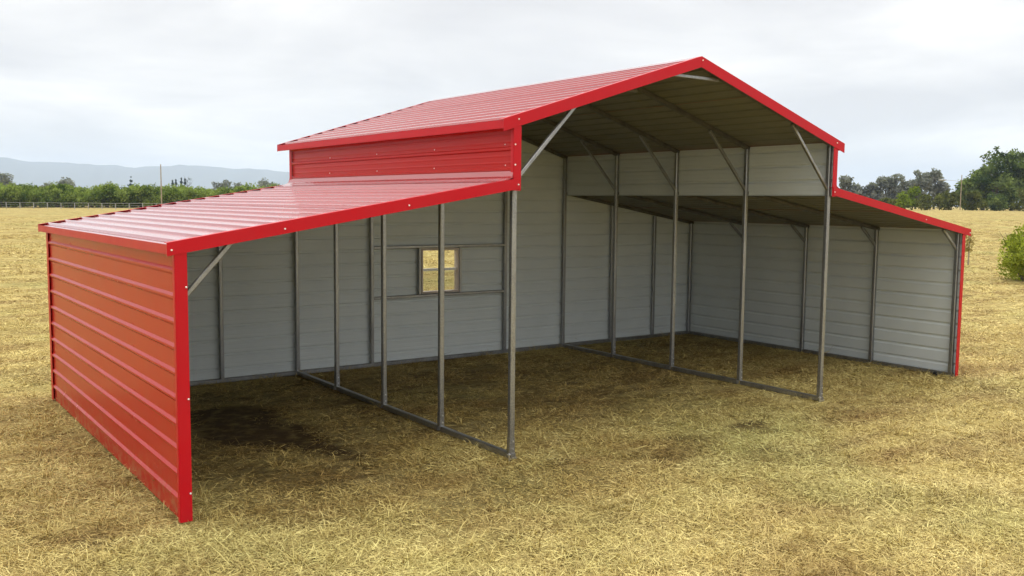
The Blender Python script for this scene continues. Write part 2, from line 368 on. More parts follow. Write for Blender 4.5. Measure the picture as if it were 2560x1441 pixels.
# ------------------------------------------------------------------ the barn
W1, W2, W3, L = 3.676, 5.642, 3.64, 6.10
R = W1 + W2; T = R + W3; MX = W1 + W2 / 2; B = L / 4
O, OB, OBU = 0.09, 0.36, 0.30                       # front and back roof overhang
PITCH = 0.2286
SL = (3.140 - 2.499) / (W1 + 0.08)
def zl(x): return 2.499 + SL * (x + 0.08)           # lean-to roof, left
def zr(x): return 2.499 + SL * (T + 0.19 - x) * (W1 + 0.08) / (W3 + 0.19)   # lean-to roof, right
SC = (4.727 - 3.783) / (W2 / 2 + 0.18)
def zc(x): return 4.727 - SC * abs(x - MX)          # centre roof
barn = thing('barn', 'open red metal barn with raised centre roof and two lean-to sides on straw field', 'barn', (W1, 0, 0))
BASE = Vector((W1, 0, 0))
def part(mb, name, mats, parent=None, label=None, smooth=False):
    """a part modelled in world coordinates, hung under the barn (or under a part)"""
    o = mb.build(name, mats, parent or barn, smooth)
    if parent is None: o.location = -BASE
    if label: o['label'] = label
    return o

def profile(u0, u1, phase, flip=1.0, minor=0.0022):
    """(u, height) line across a ribbed sheet"""
    pts = [(u0, 0.0)]
    WB, WT = (0.034, 0.009) if minor == 0.0 else (0.026, 0.012)
    k0 = math.floor((u0 - phase) / PITCH) - 1; k1 = math.ceil((u1 - phase) / PITCH) + 1
    for k in range(k0, k1 + 1):
        c = phase + k * PITCH
        pts += [(c - WB, 0), (c - WT, 0.0205), (c + WT, 0.0205), (c + WB, 0)]
        if minor:
            for q in (0.076, 0.152):
                pts += [(c + q - 0.014, 0), (c + q - 0.006, minor), (c + q + 0.006, minor), (c + q + 0.014, 0)]
    pts = [p for p in pts if u0 + 0.002 < p[0] < u1 - 0.002 or p == (u0, 0.0)]
    pts.append((u1, 0.0)); return pts
def sheet(P, prof, cols, th=0.0028, skip=None):
    """ribbed sheet: P(u, v, h) -> point; cols: list of functions v(u) or numbers; skip(ua, ub, column) leaves a hole"""
    mb = MB(); nc = len(cols); val = lambda c, u: c(u) if callable(c) else c
    for layer in (0, 1):
        for (u, h) in prof:
            for c in cols: mb.v.append(tuple(P(u, val(c, u), h - layer * th)))
    n = len(prof); off = n * nc
    used = set()
    for i in range(n - 1):
        for j in range(nc - 1):
            if skip and skip(prof[i][0], prof[i + 1][0], j): continue
            a, b_, c_, d_ = i * nc + j, (i + 1) * nc + j, (i + 1) * nc + j + 1, i * nc + j + 1
            mb.f.append((a, b_, c_, d_)); mb.m.append(0)
            mb.f.append((off + a, off + d_, off + c_, off + b_)); mb.m.append(1)
            used |= {(i, j)}
    def edge(a, b_): mb.f.append((a, b_, off + b_, off + a)); mb.m.append(0)
    for (i, j) in used:
        a, b_, c_, d_ = i * nc + j, (i + 1) * nc + j, (i + 1) * nc + j + 1, i * nc + j + 1
        if (i, j - 1) not in used: edge(b_, a)
        if (i, j + 1) not in used: edge(d_, c_)
        if (i - 1, j) not in used: edge(a, d_)
        if (i + 1, j) not in used: edge(c_, b_)
    return mb
SHEET = [M_RED, M_IN]
def bands(u0, u1, phase, size=4 * PITCH):
    """cut a run of sheets at the laps, in mid-flat between two ribs"""
    first = phase - 0.045
    while first <= u0 + 0.05: first += size
    cuts = [u0]; c = first
    while c < u1 - 0.12: cuts.append(c); c += size
    cuts.append(u1); return list(zip(cuts, cuts[1:]))
def run(P0, u0, u1, phase, cols, name, skip=None, minor=0.0022, extra=(), inner=None, outer=None):
    out_ = []
    for k, (a, b_) in enumerate(bands(u0, u1, phase)):
        bb = b_ + (0.012 if b_ < u1 else 0)
        pr = profile(a, bb, phase, minor=minor)
        for z in extra:
            if a < z < bb:
                hs = np.interp(z, [p[0] for p in pr], [p[1] for p in pr]); pr.append((z, float(hs))); pr.sort()
        lift = 0.0035 * (k % 2)
        mb = sheet(lambda u, v_, h, L_=lift: P0(u, v_, h + L_), pr, cols, skip=skip)
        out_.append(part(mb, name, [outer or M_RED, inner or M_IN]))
    return out_

# side walls: horizontal ribs
PH = 0.20
lw = run(lambda u, v_, h: (-0.004 - h, v_, u), 0.0, 2.49, PH, [-O, L + 0.06], 'wall_panel', minor=0.0, outer=M_WALL)
rw = run(lambda u, v_, h: (T + 0.02 + h, v_, u), 0.0, 2.508, PH, [-O, L + 0.06], 'wall_panel', minor=0.0, outer=M_WALL)
# raised walls above the lean-to roofs
uw = run(lambda u, v_, h: (W1 - 0.040 - h, v_, u), 3.03, 3.80, 3.25, [-O, L + 0.06], 'upper_wall_panel', outer=M_WALL)
uw2 = run(lambda u, v_, h: (R + 0.040 + h, v_, u), 3.03, 3.80, 3.25, [-O, L + 0.06], 'upper_wall_panel', outer=M_WALL)
# back wall with its window opening
WX0, WX1, WZ0, WZ1 = 6.03, 6.83, 1.235, 2.045
zt_l, zt_r = 0.035, 0.035
def xl(z):
    if z < zl(0.0) - 0.04: return 0.0
    if z < 3.11: return min(W1 - 0.03, max(0, (z + 0.04 - 2.499) / SL - 0.08))
    if z < zc(W1) - 0.05: return W1 - 0.036
    return min(MX - 0.02, MX - (4.727 - z - 0.05) / SC)
def xr(z):
    if z < zr(T) - 0.04: return T + 0.018
    if z < 3.11:
        s = SL * (W1 + 0.08) / (W3 + 0.19); return max(R + 0.03, min(T, T + 0.19 - (z + 0.04 - 2.499) / s))
    if z < zc(W1) - 0.05: return R + 0.036
    return max(MX + 0.02, MX + (4.727 - z - 0.05) / SC)
bw = run(lambda u, v_, h: (v_, L + 0.062 + h, u), 0.0, 4.66, PH, [xl, lambda u: max(WX0, xl(u)), lambda u: min(WX1, xr(u)), xr], 'back_wall_panel',
         skip=lambda a, b_, j: j == 1 and a >= WZ0 - 0.001 and b_ <= WZ1 + 0.001, extra=(WZ0, WZ1, zl(0) - 0.04, 3.11, 3.111, zc(W1) - 0.05))
# roofs: ribs run from front to back
def slope_run(fx, xa, xb, phase_x, y1, name):
    n = Vector((-(fx(xb) - fx(xa)), 0, xb - xa)).normalized() if xb > xa else Vector(((fx(xb) - fx(xa)), 0, xa - xb)).normalized()
    A = Vector((xa, 0, fx(xa))); D = Vector((xb, 0, fx(xb))) - A; Ln = D.length; D.normalize()
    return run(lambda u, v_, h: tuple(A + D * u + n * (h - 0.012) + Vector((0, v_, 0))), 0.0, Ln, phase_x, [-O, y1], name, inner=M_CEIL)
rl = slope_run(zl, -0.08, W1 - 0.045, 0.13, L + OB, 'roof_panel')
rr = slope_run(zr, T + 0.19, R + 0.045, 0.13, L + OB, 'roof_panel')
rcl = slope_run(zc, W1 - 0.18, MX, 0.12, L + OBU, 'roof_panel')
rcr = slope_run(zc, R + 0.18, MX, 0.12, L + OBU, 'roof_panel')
for o in rl + rr + rcl + rcr: o['label'] = 'ribbed red roof sheet'

# frame
PT = 0.064
def post(x, y, z0, z1, foot=True, bolts=True):
    mb = MB(); mb.bar((x, y, z0), (x, y, z1), PT, PT, (1, 0, 0)); o = part(mb, 'post', M_GALV)
    if foot:
        c = MB(); c.bar((x, y, 0.062), (x, y, 0.24), 0.072, 0.072, (1, 0, 0)); part(c, 'foot_sleeve', M_GALV, o)
    if bolts:
        for zz_ in (0.11, 0.20):
            s = MB(); s.tube([(x + 0.005, y - 0.034, zz_), (x + 0.005, y - 0.043, zz_)], 0.011, 6); part(s, 'bolt', M_ZINC, o)
    return o
YS = [0.0, B, 2 * B, 3 * B, L - 0.0]
def rail(a, c, hgt=0.062):
    mb = MB(); a = Vector(a); c = Vector(c); mb.bar(a, c, 0.07, hgt, (0, 0, 1)); return part(mb, 'base_rail', M_GALV)
XL_, XR_ = 0.045, T - 0.03
for i, y in enumerate(YS):
    back = i == 4
    yy = y - 0.004 if back else y
    p1 = post(XL_, yy, 0.06, zl(XL_) - 0.045, bolts=False)
    p2 = post(W1, yy, 0.06, zc(W1) - 0.05, bolts=not back)
    p3 = post(R, yy, 0.06, zc(R) - 0.05, bolts=not back)
    p4 = post(XR_, yy, 0.06, zr(XR_) - 0.045, bolts=False)
    def tube(a, c, name, wd=PT, ht=PT, side=(0, 1, 0), lab=None):
        mb = MB(); mb.bar(a, c, wd, ht, side); return part(mb, name, M_RAFT if name == 'rafter' else M_GALV, None, lab)
    d = 0.055
    tube((XL_ - 0.05, yy, zl(XL_ - 0.05) - d), (W1 - 0.036, yy, zl(W1 - 0.036) - d), 'rafter')
    tube((XR_ + 0.05, yy, zr(XR_ + 0.05) - d), (R + 0.036, yy, zr(R + 0.036) - d), 'rafter')
    tube((W1 - 0.03, yy, zc(W1 - 0.03) - d), (MX - 0.004, yy, zc(MX - 0.004) - d), 'rafter')
    tube((R + 0.03, yy, zc(R + 0.03) - d), (MX + 0.004, yy, zc(MX + 0.004) - d), 'rafter')
    if not back:
        bs = 0.045
        tube((W1 + 0.03, yy + 0.001, 3.14), (W1 + 0.87, yy + 0.001, zc(W1 + 0.87) - 0.10), 'knee_brace', bs, bs)
        tube((R - 0.03, yy + 0.001, 3.14), (R - 0.87, yy + 0.001, zc(R - 0.87) - 0.10), 'knee_brace', bs, bs)
        tube((XL_ + 0.03, yy + 0.001, 2.02), (XL_ + 0.46, yy + 0.001, zl(XL_ + 0.46) - 0.10), 'knee_brace', bs, bs)
        tube((XR_ - 0.03, yy + 0.001, 2.18), (XR_ - 0.46, yy + 0.001, zr(XR_ - 0.46) - 0.10), 'knee_brace', bs, bs)
        tube((MX - 0.42, yy, zc(MX - 0.42) - 0.105), (MX + 0.42, yy, zc(MX + 0.42) - 0.105), 'ridge_tie', 0.04, 0.04)
for x in (XL_, W1, R, XR_):
    for y0, y1 in zip(YS, YS[1:]):
        rail((x, y0 + 0.036 if y0 > 0 else -0.05, 0.03), (x, y1 - 0.036, 0.03))
for x0, x1 in ((XL_, W1), (W1, R), (R, XR_)):
    rail((x0 + 0.037, L - 0.004, 0.0305), (x1 - 0.037, L - 0.004, 0.0305), 0.061)
for x in (1.22, 2.41, 5.05, 7.88, 10.60, 11.81):
    top = (zl(x) if x < W1 else zc(x) if x < R else zr(x)) - 0.095
    post(x, L - 0.002, 0.062, top, foot=False, bolts=False)
# eave rails inside, under the roof edges
for (x, z) in ((W1 - 0.002, 0), (R + 0.002, 0)):
    pass
# window girts and window
for z in (WZ0 - 0.036, WZ1 + 0.036):
    mb = MB(); mb.bar((5.084, L - 0.002, z), (7.846, L - 0.002, z), 0.05, 0.064, (0, 0, 1)); part(mb, 'girt', M_GALV)
for x in (WX0 - 0.030, WX1 + 0.030):
    mb = MB(); mb.bar((x, L - 0.002, WZ0 - 0.009), (x, L - 0.002, WZ1 + 0.009), 0.05, 0.062, (1, 0, 0)); part(mb, 'girt', M_GALV)
win = MB()
fw = 0.034
win.box((WX0 + 0.001, L - 0.03, WZ0 + 0.001), (WX0 + fw, L + 0.088, WZ1 - 0.001)); win.box((WX1 - fw, L - 0.03, WZ0 + 0.001), (WX1 - 0.001, L + 0.088, WZ1 - 0.001))
win.box((WX0 + fw, L - 0.029, WZ0 + 0.002), (WX1 - fw, L + 0.087, WZ0 + fw)); win.box((WX0 + fw, L - 0.029, WZ1 - fw), (WX1 - fw, L + 0.087, WZ1 - 0.002))
wo_ = part(win, 'window', M_WINFRAME, None, 'small sash window with a screened lower half')
zm = (WZ0 + WZ1) / 2 + 0.02
mb = MB(); mb.box((WX0 + fw + 0.001, L + 0.012, zm - 0.02), (WX1 - fw - 0.001, L + 0.05, zm + 0.02)); part(mb, 'meeting_rail', M_SCREW, wo_)
mb = MB(); mb.box((WX0 + fw + 0.001, L + 0.040, zm + 0.021), (WX1 - fw - 0.001, L + 0.044, WZ1 - fw - 0.001)); part(mb, 'pane', M_GLASS, wo_)
mb = MB(); mb.box((WX0 + fw + 0.001, L + 0.020, WZ0 + fw + 0.001), (WX1 - fw - 0.001, L + 0.024, zm - 0.021)); part(mb, 'pane', M_GLASS, wo_)
mb = MB(); mb.box((WX0 + fw + 0.001, L + 0.058, WZ0 + fw + 0.001), (WX1 - fw - 0.001, L + 0.0595, zm - 0.021)); part(mb, 'screen', M_SCREEN, wo_)

# trims
YF = -O - 0.004
def screw(parent, x, z, y=YF - 0.012, r=0.009):
    mb = MB(); mb.tube([(x, y + 0.002, z), (x, y - 0.004, z)], r, 8); mb.tube([(x, y - 0.004, z), (x, y - 0.011, z)], r * 0.6, 6)
    part(mb, 'screw', M_SCREW, parent)
def rake(xa, xb, fx, hgt, name='roof_trim', dy=0.0, ext=0.0):
    """folded trim along the front edge of a roof slope: face, top flange and bottom lip"""
    up = 0.016
    mb = MB(); a = Vector((xa, YF - 0.010 - dy, fx(xa))); c = Vector((xb, YF - 0.010 - dy, fx(xb)))
    mb.prism([a + Vector((0, 0, up)), a - Vector((0, 0, hgt - up)), c - Vector((0, 0, hgt - up)), c + Vector((0, 0, up))], (0, 0.008, 0))
    mb.prism([a + Vector((0, 0.008, up)), a + Vector((0, 0.008, up - 0.004)), c + Vector((0, 0.008, up - 0.004)), c + Vector((0, 0.008, up))], (0, 0.075, 0))
    return part(mb, name, M_TRIM)
t1 = rake(-0.095, W1 + 0.012, zl, 0.118, dy=0.003); t2 = rake(T + 0.20, R - 0.012, zr, 0.118, dy=0.003)
t3 = rake(W1 - 0.21, MX - 0.001, zc, 0.135); t4 = rake(R + 0.21, MX + 0.001, zc, 0.135)
def vtrim(x0, x1, z0, z1, ret, dy=0.0, zs0=0, zs1=0):
    mb = MB(); y = YF - 0.010 - dy
    mb.prism([(x0, y, z0), (x1, y, z0 + zs0), (x1, y, z1 + zs1), (x0, y, z1)], (0, 0.008, 0))
    xs = x0 if ret < 0 else x1
    mb.box((xs - 0.003, y + 0.008, z0), (xs + 0.003, y + 0.06, min(z1, z1 + zs1) - 0.002)); return part(mb, 'corner_trim', M_TRIM)
c1 = vtrim(-0.028, 0.078, 0.0, 2.44, -1, -0.006); c2 = vtrim(T - 0.045, T + 0.046, 0.0, 2.44, 1, -0.006)
c3 = vtrim(W1 - 0.068, W1 + 0.030, 3.02, 3.72, -1, -0.0055); c4 = vtrim(R - 0.030, R + 0.066, 3.02, 3.72, 1, -0.0055)
# back corner trims on the side walls
for x0, x1 in ((-0.030, -0.026),):
    mb = MB(); mb.box((x0, L - 0.03, 0.0), (x1, L + 0.10, 2.42)); mb.box((x1, L + 0.096, 0.0), (0.08, L + 0.10, 2.42)); part(mb, 'corner_trim', M_TRIM)
mb = MB(); mb.box((T + 0.042, L - 0.03, 0.0), (T + 0.046, L + 0.10, 2.42)); mb.box((T - 0.06, L + 0.096, 0.0), (T + 0.042, L + 0.10, 2.42)); part(mb, 'corner_trim', M_TRIM)
mb = MB(); mb.box((W1 - 0.070, L - 0.01, 3.19), (W1 - 0.066, L + 0.08, 3.74)); part(mb, 'corner_trim', M_TRIM)
mb = MB(); mb.box((R + 0.066, L - 0.01, 3.19), (R + 0.070, L + 0.08, 3.74)); part(mb, 'corner_trim', M_TRIM)
# eave trims
def eave(x, z, y1, hgt, sgn):
    mb = MB(); a, b_ = (x, x + 0.004 * sgn)
    mb.box((min(a, b_), -O, z - hgt), (max(a, b_), y1, z + 0.004))
    q = x - sgn * 0.03; mb.box((min(a, q), -O, z - hgt - 0.003), (max(a, q), y1, z - hgt)); return part(mb, 'eave_trim', M_TRIM)
eave(-0.084, zl(-0.08) - 0.006, L + OB, 0.082, -1); eave(T + 0.194, zr(T + 0.19) - 0.006, L + OB, 0.082, 1)
eave(W1 - 0.184, zc(W1 - 0.18) - 0.006, L + OBU, 0.085, -1); eave(R + 0.184, zc(R + 0.18) - 0.006, L + OBU, 0.085, 1)
# flashing where the lean-to roofs meet the raised walls, ridge cap
for sg, x, fz in ((-1, W1 - 0.066, zl), (1, R + 0.066, zr)):
    mb = MB(); xb = x + sg * 0.15
    za, zb = fz(x) + 0.105, fz(xb) + 0.014
    mb.prism([(x, -O, za), (x + sg * 0.02, -O, za - 0.06), (x + sg * 0.06, -O, fz(x + sg * 0.06) + 0.032), (xb, -O, zb), (xb, -O, zb - 0.006), (x + sg * 0.055, -O, fz(x + sg * 0.06) + 0.022), (x, -O, za - 0.07)], (0, L + 0.1 + O, 0)); part(mb, 'flashing', M_RED)
mb = MB()
for sg in (-1, 1):
    xe = MX + sg * 0.15
    mb.prism([(MX, -O + 0.01, zc(MX) + 0.014), (xe, -O + 0.01, zc(xe) + 0.011), (xe, -O + 0.01, zc(xe) - 0.011), (MX, -O + 0.01, zc(MX) - 0.008)], (0, L + O + OBU - 0.012, 0))
part(mb, 'ridge_cap', M_RED)
for xa, xb, fx, y1 in ((-0.085, W1 - 0.07, zl, L + OB), (T + 0.195, R + 0.07, zr, L + OB), (W1 - 0.185, MX, zc, L + OBU), (R + 0.185, MX, zc, L + OBU)):
    mb = MB(); a = Vector((xa, y1 + 0.004, fx(xa))); c = Vector((xb, y1 + 0.004, fx(xb))); up = Vector((0, 0, 0.0115))
    mb.prism([a + up, a - Vector((0, 0, 0.10)), c - Vector((0, 0, 0.10)), c + up], (0, 0.004, 0))
    mb.prism([a + up, a + up - Vector((0, 0, 0.003)), c + up - Vector((0, 0, 0.003)), c + up], (0, -0.07, 0)); part(mb, 'roof_trim', M_TRIM)
# screws
ys = YF - 0.016
for x in (-0.055, 0.98, 2.3): screw(t1, x, zl(x) - 0.055, ys)
for x in (T + 0.16, T - 1.2): screw(t2, x, zr(x) - 0.05, ys)
screw(t1, W1 - 0.012, zl(W1) - 0.055, ys); screw(t2, R + 0.012, zr(R) - 0.055, ys)
screw(t3, W1 - 0.015, zc(W1) - 0.045, ys); screw(t4, MX + 0.012, zc(MX) - 0.035, ys); screw(t4, R + 0.02, zc(R) - 0.05, ys)
for z in (2.12, 1.12, 0.26): screw(c1, 0.062, z, ys)
for z in (3.30, 3.52): screw(c3, W1 - 0.058, z, ys, 0.010)
def dots(parent, pts, axis, r=0.007, mat=None):
    mb = MB()
    for p in pts:
        q = Vector(p); mb.tube([q, q + Vector(axis) * 0.006], r, 6)
    o = part(mb, 'screw_heads', mat or M_SCREW, parent); o['kind'] = 'stuff'
def side_dots(panels, x, ys_, z0, axis, r=0.007, mat=None):
    for p in panels:
        zs = [v_.co.z for v_ in p.data.vertices]; a, b_ = min(zs), max(zs); pts = []
        k = math.ceil((a + 0.03 - z0) / PITCH)
        while z0 + k * PITCH < b_ - 0.02:
            for y in ys_: pts.append((x, y + random.uniform(-.01, .01), z0 + k * PITCH))
            k += 1
        if pts: dots(p, pts, axis, r, mat)
side_dots(lw, -0.006, YS[:4], PH + 0.05, (-1, 0, 0), 0.0055, M_TRIM); side_dots(uw, W1 - 0.042, [y + 0.1 for y in YS[:4]], 3.25 + 0.05, (-1, 0, 0))

# post-foot anchors: the black one beside the right wall, the bright ones under the inner front posts
mb = MB(); mb.tube([(12.80, 0.22, -0.02), (12.80, 0.22, 0.045), (12.80, 0.22, 0.06)], [0.022, 0.022, 0.045], 8); mb.tube([(12.80, 0.20, 0.055), (12.74, 0.14, 0.05), (12.70, 0.12, 0.02)], 0.02, 6); part(mb, 'anchor_rod', M_BLACK)
for x in (W1, R):
    mb = MB(); mb.tube([(x - 0.06, -0.05, -0.02), (x - 0.06, -0.05, 0.075)], 0.012, 8); mb.tube([(x - 0.06, -0.05, 0.055), (x - 0.06, -0.05, 0.064)], 0.024, 8); part(mb, 'anchor_rod', M_ZINC)
    mb = MB(); mb.box((x - 0.045, -0.052, 0.0), (x + 0.05, -0.046, 0.02)); part(mb, 'anchor_clip', M_ZINC)

# ------------------------------------------------------------------ straw
def add_tone(me, per_face_tone, k):
    a = me.attributes.new('tone', 'FLOAT', 'FACE'); a.data.foreach_set('value', np.asarray(per_face_tone, np.float32))
def blades(n, rad, ln, wd, lift, seed, upright=0.0):
    r = np.random.default_rng(seed); vs, fs, tone = [], [], []
    for i in range(n):
        q = rad * math.sqrt(r.random()); a = r.random() * 2 * math.pi; x, y = q * math.cos(a), q * math.sin(a)
        h = r.random() * 2 * math.pi; le = ln * (0.45 + 0.9 * r.random()); wdt = wd * (0.7 + 0.6 * r.random())
        cur = (r.random() - .5) * 1.4; z0 = r.random() * lift
        up = (r.random() ** 2) * 0.5 if r.random() > upright else 0.5 + 0.7 * r.random()
        tn = r.random(); b = len(vs); px, py, pz = x, y, z0 - 0.01
        for s in range(4):
            ang = h + cur * (s / 3 - .5); wv = wdt * (1 - 0.75 * (s / 3) ** 2) * 0.5
            sx, sy = -math.sin(ang) * wv, math.cos(ang) * wv
            tilt = (r.random() - .5) * wdt * 0.8
            vs += [(px + sx, py + sy, pz + tilt), (px - sx, py - sy, pz - tilt)]
            el = up * (1 - 0.75 * s / 3); px += math.cos(ang) * math.cos(el) * le / 3; py += math.sin(ang) * math.cos(el) * le / 3; pz += math.sin(el) * le / 3
        for s in range(3): fs.append((b + 2 * s, b + 2 * s + 1, b + 2 * s + 3, b + 2 * s + 2)); tone.append(tn)
    me = np_mesh('straw_clump', np.array(vs), np.array(fs), M_STRAW); add_tone(me, tone, 4); return me
def scatter(name, meshes, pts, rot, scl, label):
    """one object whose geometry nodes lay clump meshes on its points"""
    coll = bpy.data.collections.new(name + '_clumps')
    for me in meshes: coll.objects.link(bpy.data.objects.new('straw_clump', me))
    me = bpy.data.meshes.new(name); me.vertices.add(len(pts)); me.vertices.foreach_set('co', pts.astype(np.float32).ravel())
    a = me.attributes.new('rot', 'FLOAT_VECTOR', 'POINT'); a.data.foreach_set('vector', rot.astype(np.float32).ravel())
    a = me.attributes.new('scl', 'FLOAT', 'POINT'); a.data.foreach_set('value', scl.astype(np.float32))
    a = me.attributes.new('soil_shade', 'FLOAT', 'POINT'); a.data.foreach_set('value', soil_shade_at(pts[:, 0], pts[:, 1]).astype(np.float32))
    a = me.attributes.new('pick', 'INT', 'POINT'); a.data.foreach_set('value', RNG.integers(0, len(meshes), len(pts)).astype(np.int32))
    o = bpy.data.objects.new(name, me); COL.objects.link(o)
    g = bpy.data.node_groups.new(name, 'GeometryNodeTree')
    g.interface.new_socket('Geometry', in_out='INPUT', socket_type='NodeSocketGeometry'); g.interface.new_socket('Geometry', in_out='OUTPUT', socket_type='NodeSocketGeometry')
    gi = g.nodes.new('NodeGroupInput'); go = g.nodes.new('NodeGroupOutput')
    ip = g.nodes.new('GeometryNodeInstanceOnPoints'); ci = g.nodes.new('GeometryNodeCollectionInfo'); ci.inputs['Collection'].default_value = coll
    ci.inputs['Separate Children'].default_value = True; ci.inputs['Reset Children'].default_value = True
    ip.inputs['Pick Instance'].default_value = True
    def attr(nm, ty):
        n = g.nodes.new('GeometryNodeInputNamedAttribute'); n.data_type = ty; n.inputs['Name'].default_value = nm; return n.outputs['Attribute']
    er = g.nodes.new('FunctionNodeEulerToRotation'); g.links.new(attr('rot', 'FLOAT_VECTOR'), er.inputs[0])
    g.links.new(gi.outputs[0], ip.inputs['Points']); g.links.new(ci.outputs[0], ip.inputs['Instance'])
    g.links.new(attr('pick', 'INT'), ip.inputs['Instance Index']); g.links.new(er.outputs[0], ip.inputs['Rotation']); g.links.new(attr('scl', 'FLOAT'), ip.inputs['Scale'])
    g.links.new(ip.outputs[0], go.inputs[0])
    md = o.modifiers.new('scatter', 'NODES'); md.node_group = g
    tag(o, label, None, None, 'stuff'); return o
def field_points(n, d0, d1, half, power=1.0):
    """points in a wedge in front of the place the photograph was taken from, thinning outwards"""
    d = d0 * (d1 / d0) ** (RNG.random(n) ** power); a = math.atan2(FWD.x, FWD.y) + (RNG.random(n) * 2 - 1) * half
    return CAM.x + np.sin(a) * d, CAM.y + np.cos(a) * d, d
def lay(x, y, d, zoff=0.0):
    keep = np.ones(len(x), bool)
    for (px, th) in ((-0.02, 0.10), (T + 0.03, 0.08)):                   # not through the side walls
        keep &= ~((np.abs(x - px) < th) & (y > -0.15) & (y < L + 0.15))
    keep &= ~((np.abs(y - L - 0.06) < 0.10) & (x > -0.1) & (x < T + 0.1))
    s = soil_shade_at(x, y); keep &= RNG.random(len(x)) > s * 1.0
    x, y, d = x[keep], y[keep], d[keep]
    return np.stack([x, y, ground_z(x, y) + zoff], 1), d
near = [blades(130, 0.30, 0.088, 0.0048, 0.014, 20 + k, 0.03) for k in range(5)]
midm = [blades(90, 0.45, 0.13, 0.009, 0.02, 40 + k, 0.05) for k in range(4)]
tuft = [blades(26, 0.05, 0.16, 0.005, 0.01, 60 + k, 0.8) for k in range(4)]
x, y, d = field_points(9000, 5.0, 30, 0.60, 0.85)
P, d = lay(x, y, d)
rot = np.stack([np.zeros(len(P)), np.zeros(len(P)), RNG.random(len(P)) * 6.283], 1)
scatter('loose_straw', near, P, rot, 0.75 + 0.6 * RNG.random(len(P)), 'loose cut straw lying over the field near the barn')
x, y, d = field_points(6500, 16, 120, 0.60, 0.9)
P, d = lay(x, y, d)
rot = np.stack([np.zeros(len(P)), np.zeros(len(P)), RNG.random(len(P)) * 6.283], 1)
scatter('straw_cover', midm, P, rot, (0.8 + 0.7 * RNG.random(len(P))) * np.clip(d / 35, 0.8, 1.5), 'pale dry straw cover across the wider field')
x, y, d = field_points(900, 5.0, 26, 0.60, 1.0)
P, d = lay(x, y, d)
wx = np.concatenate([RNG.uniform(0.3, 12.6, 60)]); wy = np.full(60, L - 0.14) - RNG.random(60) * 0.15
P = np.concatenate([P, np.stack([wx, wy, ground_z(wx, wy)], 1)])
rot = np.stack([np.zeros(len(P)), np.zeros(len(P)), RNG.random(len(P)) * 6.283], 1)
scatter('dry_tufts', tuft, P, rot, 0.5 + 0.75 * RNG.random(len(P)), 'short dry grass tufts standing up from the straw')

stalk = [blades(3, 0.30, 0.30, 0.0065, 0.02, 80 + k, 0.25) for k in range(5)]
x, y, d = field_points(1100, 5.0, 24, 0.60, 1.0)
P, d = lay(x, y, d)
rot = np.stack([np.zeros(len(P)), np.zeros(len(P)), RNG.random(len(P)) * 6.283], 1)
scatter('straw_stalks', stalk, P, rot, 0.5 + 0.8 * RNG.random(len(P)), 'longer pale straw stalks lying singly on the field')

# ------------------------------------------------------------------ trees and shrubs
def crown_mesh(name, blobs, n, leaf, mat, seed, squash=0.8, narrow=0.5):
    """many small leaf faces spread through uneven lobes: blobs = (x, y, z, r, zscale)"""
    r = np.random.default_rng(seed); wts = np.array([b[3] ** 2 for b in blobs]); wts = wts / wts.sum()
    cs = []; tn = []
    for b, k in zip(blobs, np.maximum(1, (wts * n).astype(int))):
        dirs = r.normal(size=(k, 3)); dirs /= np.linalg.norm(dirs, axis=1)[:, None]
        rad = b[3] * (0.45 + 0.6 * r.random(k) ** 0.6)
        rad *= 0.82 + 0.36 * np.sin(dirs[:, 0] * 5 + seed) * np.cos(dirs[:, 2] * 4 + b[0] * 3) + 0.12
        c = dirs * rad[:, None]; c[:, 2] *= b[4]; cs.append(c + np.array(b[:3])); tn.append(np.full(k, 0.25 + 0.5 * r.random()) + 0.3 * (r.random(k) - .5))
    c = np.concatenate(cs); tn = np.concatenate(tn); keep = c[:, 2] > 0.02; c = c[keep]; tn = tn[keep]; m_ = len(c)
    u = r.normal(size=(m_, 3)); u /= np.linalg.norm(u, axis=1)[:, None]; t_ = r.normal(size=(m_, 3)); v_ = np.cross(u, t_); v_ /= np.linalg.norm(v_, axis=1)[:, None]
    sz = leaf * (0.6 + 0.8 * r.random(m_))[:, None]
    vs = np.stack([c - u * sz, c + v_ * sz * narrow, c + u * sz, c - v_ * sz * narrow], 1).reshape(-1, 3)
    fs = np.arange(m_ * 4).reshape(-1, 4); me = np_mesh(name, vs, fs, mat); add_tone(me, np.clip(tn, 0, 1), 4); return me
def trunk_mb(h, r0, limbs, seed, lean=0.1):
    r = random.Random(seed); mb = MB(); x = y = 0; pts = [(0, 0, -0.25)]; 
    for k in range(1, 5):
        x += r.uniform(-lean, lean) * h / 4; y += r.uniform(-lean, lean) * h / 4; pts.append((x, y, h * k / 4))
    mb.tube(pts, [r0 * (1.15 - 0.2 * k) for k in range(5)], 7)
    for (a, el, ln) in limbs:
        b = Vector(pts[r.choice((2, 3, 4))]); dv = Vector((math.cos(a) * math.cos(el), math.sin(a) * math.cos(el), math.sin(el)))
        mb.tube([b, b + dv * ln * 0.5, b + dv * ln + Vector((0, 0, 0.12 * ln))], [r0 * 0.5, r0 * 0.33, r0 * 0.12], 5)
    return mb
def tree(name, label, cat, loc, blobs, n, leaf, mat, th, tr, seed, group=None, limbs=4, narrow=0.5):
    t = thing(name, label, cat, loc, group)
    r = random.Random(seed)
    tm = trunk_mb(th, tr, [(r.uniform(0, 6.28), r.uniform(0.4, 1.1), th * r.uniform(0.25, 0.45)) for _ in range(limbs)], seed)
    tm.build('trunk', M_BARK, t, True)
    o = bpy.data.objects.new('crown', crown_mesh('crown', blobs, n, leaf, mat, seed, narrow=narrow)); COL.objects.link(o); o.parent = t
    return t
